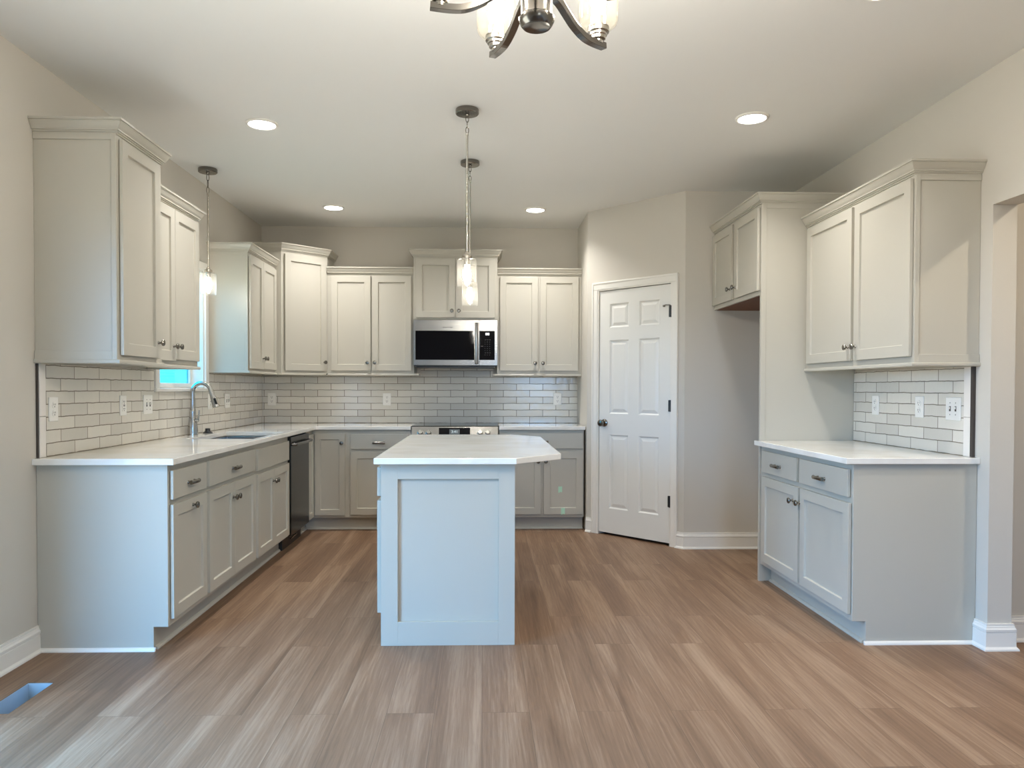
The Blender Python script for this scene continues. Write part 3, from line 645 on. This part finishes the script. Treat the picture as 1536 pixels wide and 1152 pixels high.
side = lp+dv*.085+Vector((.012,-.020,.004))
MB().tube([side-dv*.022, side+dv*.022], .0075, 8).build('spray_button', 'black_plastic', sh)
mb = MB(); mb.lathe([(.012,.0),(.014,.018),(.012,.026)], 14, axis='x', org=(.020,-.012,.105)); mb.tube([(.040,-.014,.108),(.048,-.016,.135),(.052,-.018,.175)], [.0075,.006,.005], 10); mb.build('lever', 'chrome_steel', tfa)
cap = MB().lathe([(.034,0),(.034,.006),(.024,.010),(.018,.020),(.0175,.034),(.012,.036)], 24).build('sink_hole_cap', 'black_plastic'); cap.location = (-2.01, 5.60, .9143)
tag(cap, 'small black cap on the counter beside the faucet', 'cap')

# ------------------------------------------------------------------ appliances
# dishwasher
td = thing('dishwasher', 'dark dishwasher between the sink base and the corner cabinet', 'dishwasher', (fL, 5.815, 0), PI/2); DWW = .608
bx(.006, DWW-.006, .012, .58, .10, .878).build('tub', 'black_plastic', td)
bx(.004, DWW-.004, -.024, .011, .115, .868).build('door', 'dark_steel', td, .004)
bx(.006, DWW-.006, .045, .075, 0, .0985).build('kick_plate', 'black_plastic', td)
mb = MB(); mb.tube([(.035,-.024,.812),(.038,-.052,.812),(.060,-.060,.812),(DWW/2,-.063,.812),(DWW-.060,-.060,.812),(DWW-.038,-.052,.812),(DWW-.035,-.024,.812)], .0105, 12); mb.build('handle', 'stainless', td)
MB().tube([(.23+.17*q_/8, .038-.02*math.sin(PI*q_/8), .05+.018*math.sin(PI*q_/8)) for q_ in range(9)], .006, 8).build('hose', 'chrome_steel', td)
# range
RW = .757; rx = -.619; ry = DB-.655
tr_ = thing('range', 'slide-in stainless range with black glass cooktop behind the island', 'range', (rx, ry, 0)); 
bx(0, RW, .03, .640, .02, .893).build('body', 'stainless', tr_)
MB().prism_x([(.0,.800),(.035,.912),(.060,.912),(.060,.800)], 0, RW).build('control_panel', 'stainless', tr_, .002)
bx(0, RW, .0605, .640, .8935, .9165).build('cooktop', 'black_glass', tr_, .001)
pn = Matrix.Translation((0, .0, .800)) @ Matrix.Rotation(-math.atan2(.035,.112), 4, 'X')      # slanted face: local z up the slope
dp = MB(pn).box(.238, .510, -.0025, 0, .036, .105).build('display', 'black_glass', tr_)
MB(pn).box(.330, .420, -.0032, -.0026, .046, .092).build('screen', mat('screen_grey', rgb(70,78,82), 0.3)[0], dp)
cu = bpy.data.curves.new('display_digits', 'FONT'); cu.body = '3:41'; cu.size = .034; cu.extrude = .0003; cu.align_x = 'CENTER'
cu.materials.append(M['digit_glow'])
tmp = bpy.data.objects.new('tmp_text', cu); C.objects.link(tmp); bpy.context.view_layer.update()
tme = bpy.data.meshes.new_from_object(tmp.evaluated_get(bpy.context.evaluated_depsgraph_get())); bpy.data.objects.remove(tmp); bpy.data.curves.remove(cu)
if not tme.materials: tme.materials.append(M['digit_glow'])
tx = bpy.data.objects.new('display_digits', tme); C.objects.link(tx); tx.parent = dp
tx.matrix_local = pn @ Matrix.Translation((.375, -.0038, .058)) @ Matrix.Rotation(PI/2, 4, 'X')
for kx in (.078, .150, .598, .665):
    mb = MB(pn); mb.lathe([(.026,0),(.026,-.006),(.021,-.008),(.019,-.030),(.016,-.033)], 20, axis='y', org=(kx,0,.060)); mb.box(kx-.004, kx+.004, -.040, -.030, .045, .078); mb.build('knob', 'chrome_steel', tr_)
od = bx(.004, RW-.004, -.005, .0295, .21, .792).build('oven_door', 'stainless', tr_, .004)
bx(.12, RW-.12, -.0062, -.0045, .33, .62).build('oven_window', 'black_glass', od)
mb = MB(); mb.tube([(.06,-.004,.735),(.06,-.05,.735),(.075,-.056,.735),(RW-.075,-.056,.735),(RW-.06,-.05,.735),(RW-.06,-.004,.735)], .011, 12); mb.build('oven_handle', 'stainless', od)
bx(.004, RW-.004, -.004, .0295, .03, .20).build('drawer', 'stainless', tr_, .004)
# microwave
tm = thing('microwave', 'stainless over-range microwave with black door glass under the short cabinet', 'microwave', (-.621, DB-.405, 1.447)); MW = .755; mh = .418
bx(.002, MW-.002, .020, .390, 0, mh-.001).build('body', 'black_plastic', tm)
dm = bx(0, .590, 0, .0195, .006, mh-.002).build('door', 'stainless', tm, .002)
bx(.016, .546, -.0015, .004, .056, .318).build('door_glass', 'black_glass', dm)
mb = MB(); mb.tube([(.567,-.002,.385),(.567,-.034,.375),(.567,-.040,.34),(.567,-.040,.07),(.567,-.034,.035),(.567,-.002,.025)], .013, 12, 1.25, .8); mb.build('handle', 'stainless', dm)
mb = MB()
for q_ in range(7): mb.box(.262+q_*.013, .262+q_*.013+(.011 if q_ in (0,5) else .007), -.0012, .001, .345, .349)
mb.build('nameplate', 'key_mark', dm)
cp = bx(.592, MW, 0, .0195, .006, mh-.002).build('control_panel', 'stainless', tm, .002)
kp = bx(.594, .730, -.0015, .004, .056, .318).build('keypad', 'black_glass', cp)
mb = MB()
for row in range(8):
    for col in range(3):
        mb.box(.640+col*.021, .640+col*.021+(.010 if row in (0,6) else .005), -.0020, -.0012, .236-row*.0195, .2385-row*.0195)
mb.box(.604, .626, -.0020, -.0012, .178, .181)
mb.build('keys', 'key_mark', kp)
mb = MB(); mb.box(.648, .660, -.0022, -.0012, .280, .299); mb.box(.660, .668, -.0022, -.0012, .285, .294); mb.box(.668, .680, -.0022, -.0012, .280, .299); mb.build('display', 'white_glint', kp)  # bright bow-tie reflection on the keypad glass, built as a glowing mark
bx(.02, MW-.02, .03, .39, -.012, -.0005).build('vent_grille', 'black_plastic', tm)

# ------------------------------------------------------------------ small things
def tape(loc, w_, h_, label):
    mb = MB(); mb.box(-w_/2, -w_*.12, -.0006, 0, -h_/2, h_/2*.96); mb.box(-w_*.16, w_*.16, -.0009, -.0003, -h_*.38, h_*.46); mb.box(w_*.10, w_/2, -.0006, 0, -h_/2*.9, h_/2)
    o_ = mb.build('tape_strip', 'tape_green'); o_.location = loc; return tag(o_, label, 'tape', 'green tape bits')
tape((.685, fB-.0089, .358), .034, .055, 'bit of pale green tape in the middle of a base cabinet door')
tape((.709, fB-.0204, .168), .034, .060, 'bit of pale green tape at the bottom edge of a base cabinet door')
mb = MB(); x0, x1, y0, y1 = HOLE; dz = -.28; g_ = .0015
def wallq(p0, p1): return [(p0[0],p0[1],-.001),(p1[0],p1[1],-.001),(p1[0],p1[1],dz),(p0[0],p0[1],dz)]
mb.box(x0+.0005, x0+.003, y0+.0005, y1-.0005, dz, -.002); mb.box(x1-.003, x1-.0005, y0+.0005, y1-.0005, dz, -.002); mb.box(x0+.003, x1-.003, y0+.0005, y0+.003, dz, -.002); mb.box(x0+.003, x1-.003, y1-.003, y1-.0005, dz, -.002); mb.box(x0+.003, x1-.003, y0+.003, y1-.003, dz, dz+.003)
tag(mb.build('floor_duct', 'galvanized'), 'open metal heating duct let into the plank floor by the wall', 'duct')

# recessed ceiling lights
def can(x, y, label):
    t_ = thing('recessed_light', label, 'ceiling light', (x, y, ZC-.012), 0, 'recessed ceiling lights')
    MB().lathe([(.092,.012),(.092,.007),(.088,.003),(.078,.0),(.074,.004),(.074,.012)], 40, closed=True).build('trim_ring', 'trim_paint', t_)
    MB().lathe([(.0735,.0055),(.0735,.0095)], 40).build('lens', 'can_glow', t_)
    la = bpy.data.lights.new('recessed_lamp', 'AREA'); la.shape = 'DISK'; la.size = .14; la.energy = CAN_WATTS; la.color = WARM_CAN; la.spread = math.radians(125)
    lo = bpy.data.objects.new('recessed_lamp', la); C.objects.link(lo); lo.location = (x, y, ZC-.0085)
can(-1.278, 4.449, 'recessed ceiling light on the sink side closest to the viewer')
can(-1.263, 6.470, 'recessed ceiling light before the diagonal corner cabinet')
can(.448, 6.485, 'recessed ceiling light between the range and the pantry')
can(1.514, 4.250, 'recessed ceiling light before the short counter')
can(1.527, 2.862, 'recessed ceiling light cut by the top edge of the photo')

# pendants
def shade(parent, z0_, r_=.055, h=.153, up=False):
    """open seeded-glass cylinder; closed end carries the fitter"""
    if up: prof = [(.024,z0_),(.044,z0_+.003),(.052,z0_+.010),(r_,z0_+.024),(r_,z0_+h),(r_-.0025,z0_+h),(r_-.0025,z0_+.025),(.050,z0_+.013),(.043,z0_+.006),(.024,z0_+.003)]
    else: prof = [(.024,z0_+h),(r_-.010,z0_+h-.001),(r_-.002,z0_+h-.006),(r_,z0_+h-.014),(r_,z0_),(r_-.0025,z0_),(r_-.0025,z0_+h-.015),(r_-.005,z0_+h-.008),(r_-.011,z0_+h-.004),(.024,z0_+h-.003)]
    return MB().lathe(prof, 40, closed=True).build('glass_shade', 'seeded_glass', parent)
def bulb(parent, z0_, sgn, org=(0,0)):
    prof = [(.0125,0),(.0135,.012),(.019,.030),(.0235,.048),(.0235,.060),(.019,.078),(.011,.094),(.002,.102)]
    prof = [(r_, z0_+sgn*h) for r_, h in prof]
    return MB().lathe(prof, 24, org=(org[0],org[1],0)).build('bulb', 'pendant_glow', parent)
def pendant(x, y, gbot, label, chain):
    z_ = ZC-gbot; t_ = thing('pendant_light', label, 'pendant light', (x, y, gbot), 0, 'seeded glass pendants')
    MB().lathe([(.062,z_),(.064,z_-.004),(.064,z_-.024),(.060,z_-.028),(.012,z_-.030),(.010,z_-.040)], 36).build('canopy', 'dark_nickel', t_)
    n_ = 3; zt = z_-.038; mb = MB(); ln = chain/n_
    for q_ in range(n_):
        zc = zt-ln*(q_+.5); hh_ = ln*.5+.002; rw = .0085; an = PI/2 if q_ % 2 else .35
        pts_ = [(rw*math.cos(t2)*math.cos(an), rw*math.cos(t2)*math.sin(an), zc+hh_*math.sin(t2)) for t2 in [2*PI*k_/16 for k_ in range(16)]]
        mb.tube(pts_, .0024, 8, closed=True)
    mb.build('chain', 'dark_nickel', t_)
    MB().lathe([(.0075,zt-chain),(.0075,zt-chain-.012),(.0060,zt-chain-.014),(.0060,.190)], 14).build('rod', 'light_nickel', t_)
    fi = MB().lathe([(.007,.192),(.012,.188),(.014,.178),(.026,.172),(.028,.164),(.028,.1535),(.016,.1525),(.016,.118)], 28).build('socket', 'light_nickel', t_)
    shade(t_, 0); bulb(t_, .117, -1)
    return t_
pendant(-.087, 4.186, 1.807, 'glass pendant over the near end of the island, the closer of two', .092)
pendant(-.087, 5.137, 1.808, 'glass pendant over the far end of the island, partly hidden', .092)
pendant(-1.921, 5.378, 1.899, 'glass pendant hanging before the sink window', .135)

# chandelier
HX, HY, HZ = .137, 1.955, 2.172
tch = thing('chandelier', 'dark metal chandelier with upturned seeded glass shades cut by the top of the photo', 'chandelier', (HX, HY, HZ))
MB().lathe([(.012,.004),(.033,.002),(.036,0),(.041,.006),(.0455,.016),(.0455,.024),(.041,.028),(.040,.030),(.040,.088),(.044,.094),(.036,.104),(.012,.110),(.010,.118)], 40).build('hub', 'dark_nickel', tch)
zc_ = ZC-HZ
MB().lathe([(.008,.118),(.008,zc_-.03),(.060,zc_-.026),(.064,zc_-.004),(.064,zc_)], 32).build('stem', 'dark_nickel', tch)
for k_ in range(5):
    an = math.radians(186 - 72*k_)
    t_ = Matrix.Rotation(an, 4, 'Z')
    ctrl = [(.038,.088),(.062,.098),(.085,.092),(.112,.074),(.145,.052),(.185,.036),(.225,.033),(.272,.036)]
    # smooth curve through the control points
    def cr_(p0,p1,p2,p3,s_): return tuple(.5*((2*p1[i])+(-p0[i]+p2[i])*s_+(2*p0[i]-5*p1[i]+4*p2[i]-p3[i])*s_*s_+(-p0[i]+3*p1[i]-3*p2[i]+p3[i])*s_**3) for i in (0,1))
    pp = []
    for q_ in range(len(ctrl)-1):
        p0 = ctrl[max(q_-1,0)]; p3 = ctrl[min(q_+2,len(ctrl)-1)]
        for s_ in (0,.25,.5,.75): pp.append(cr_(p0,ctrl[q_],ctrl[q_+1],p3,s_))
    pp.append(ctrl[-1])
    arm = MB(t_).tube([(x_,0,z_) for x_,z_ in pp], .0145, 4, 1.0, .80, smooth=False).build('arm', 'dark_nickel', tch, .001)
    so = Matrix.Rotation(an, 4, 'Z') @ Matrix.Translation((.247, 0, .043))
    MB(so).lathe([(.012,-.006),(.0125,.003),(.020,.005),(.021,.013),(.0245,.015),(.0245,.022),(.030,.0235),(.030,.0375),(.024,.0385),(.014,.0395),(.014,.070)], 28).build('socket', 'light_nickel', arm)
    prof = [(.024,.036),(.044,.039),(.052,.046),(.056,.060),(.056,.190),(.0535,.190),(.0535,.061),(.050,.049),(.043,.042),(.024,.039)]
    MB(so).lathe(prof, 40, closed=True).build('glass_shade', 'seeded_glass_amber', arm)
    MB(so).lathe([(.0125,.068),(.0135,.078),(.019,.096),(.0235,.114),(.0235,.126),(.019,.144),(.011,.160),(.002,.168)], 24).build('bulb', 'bulb_glow', arm)
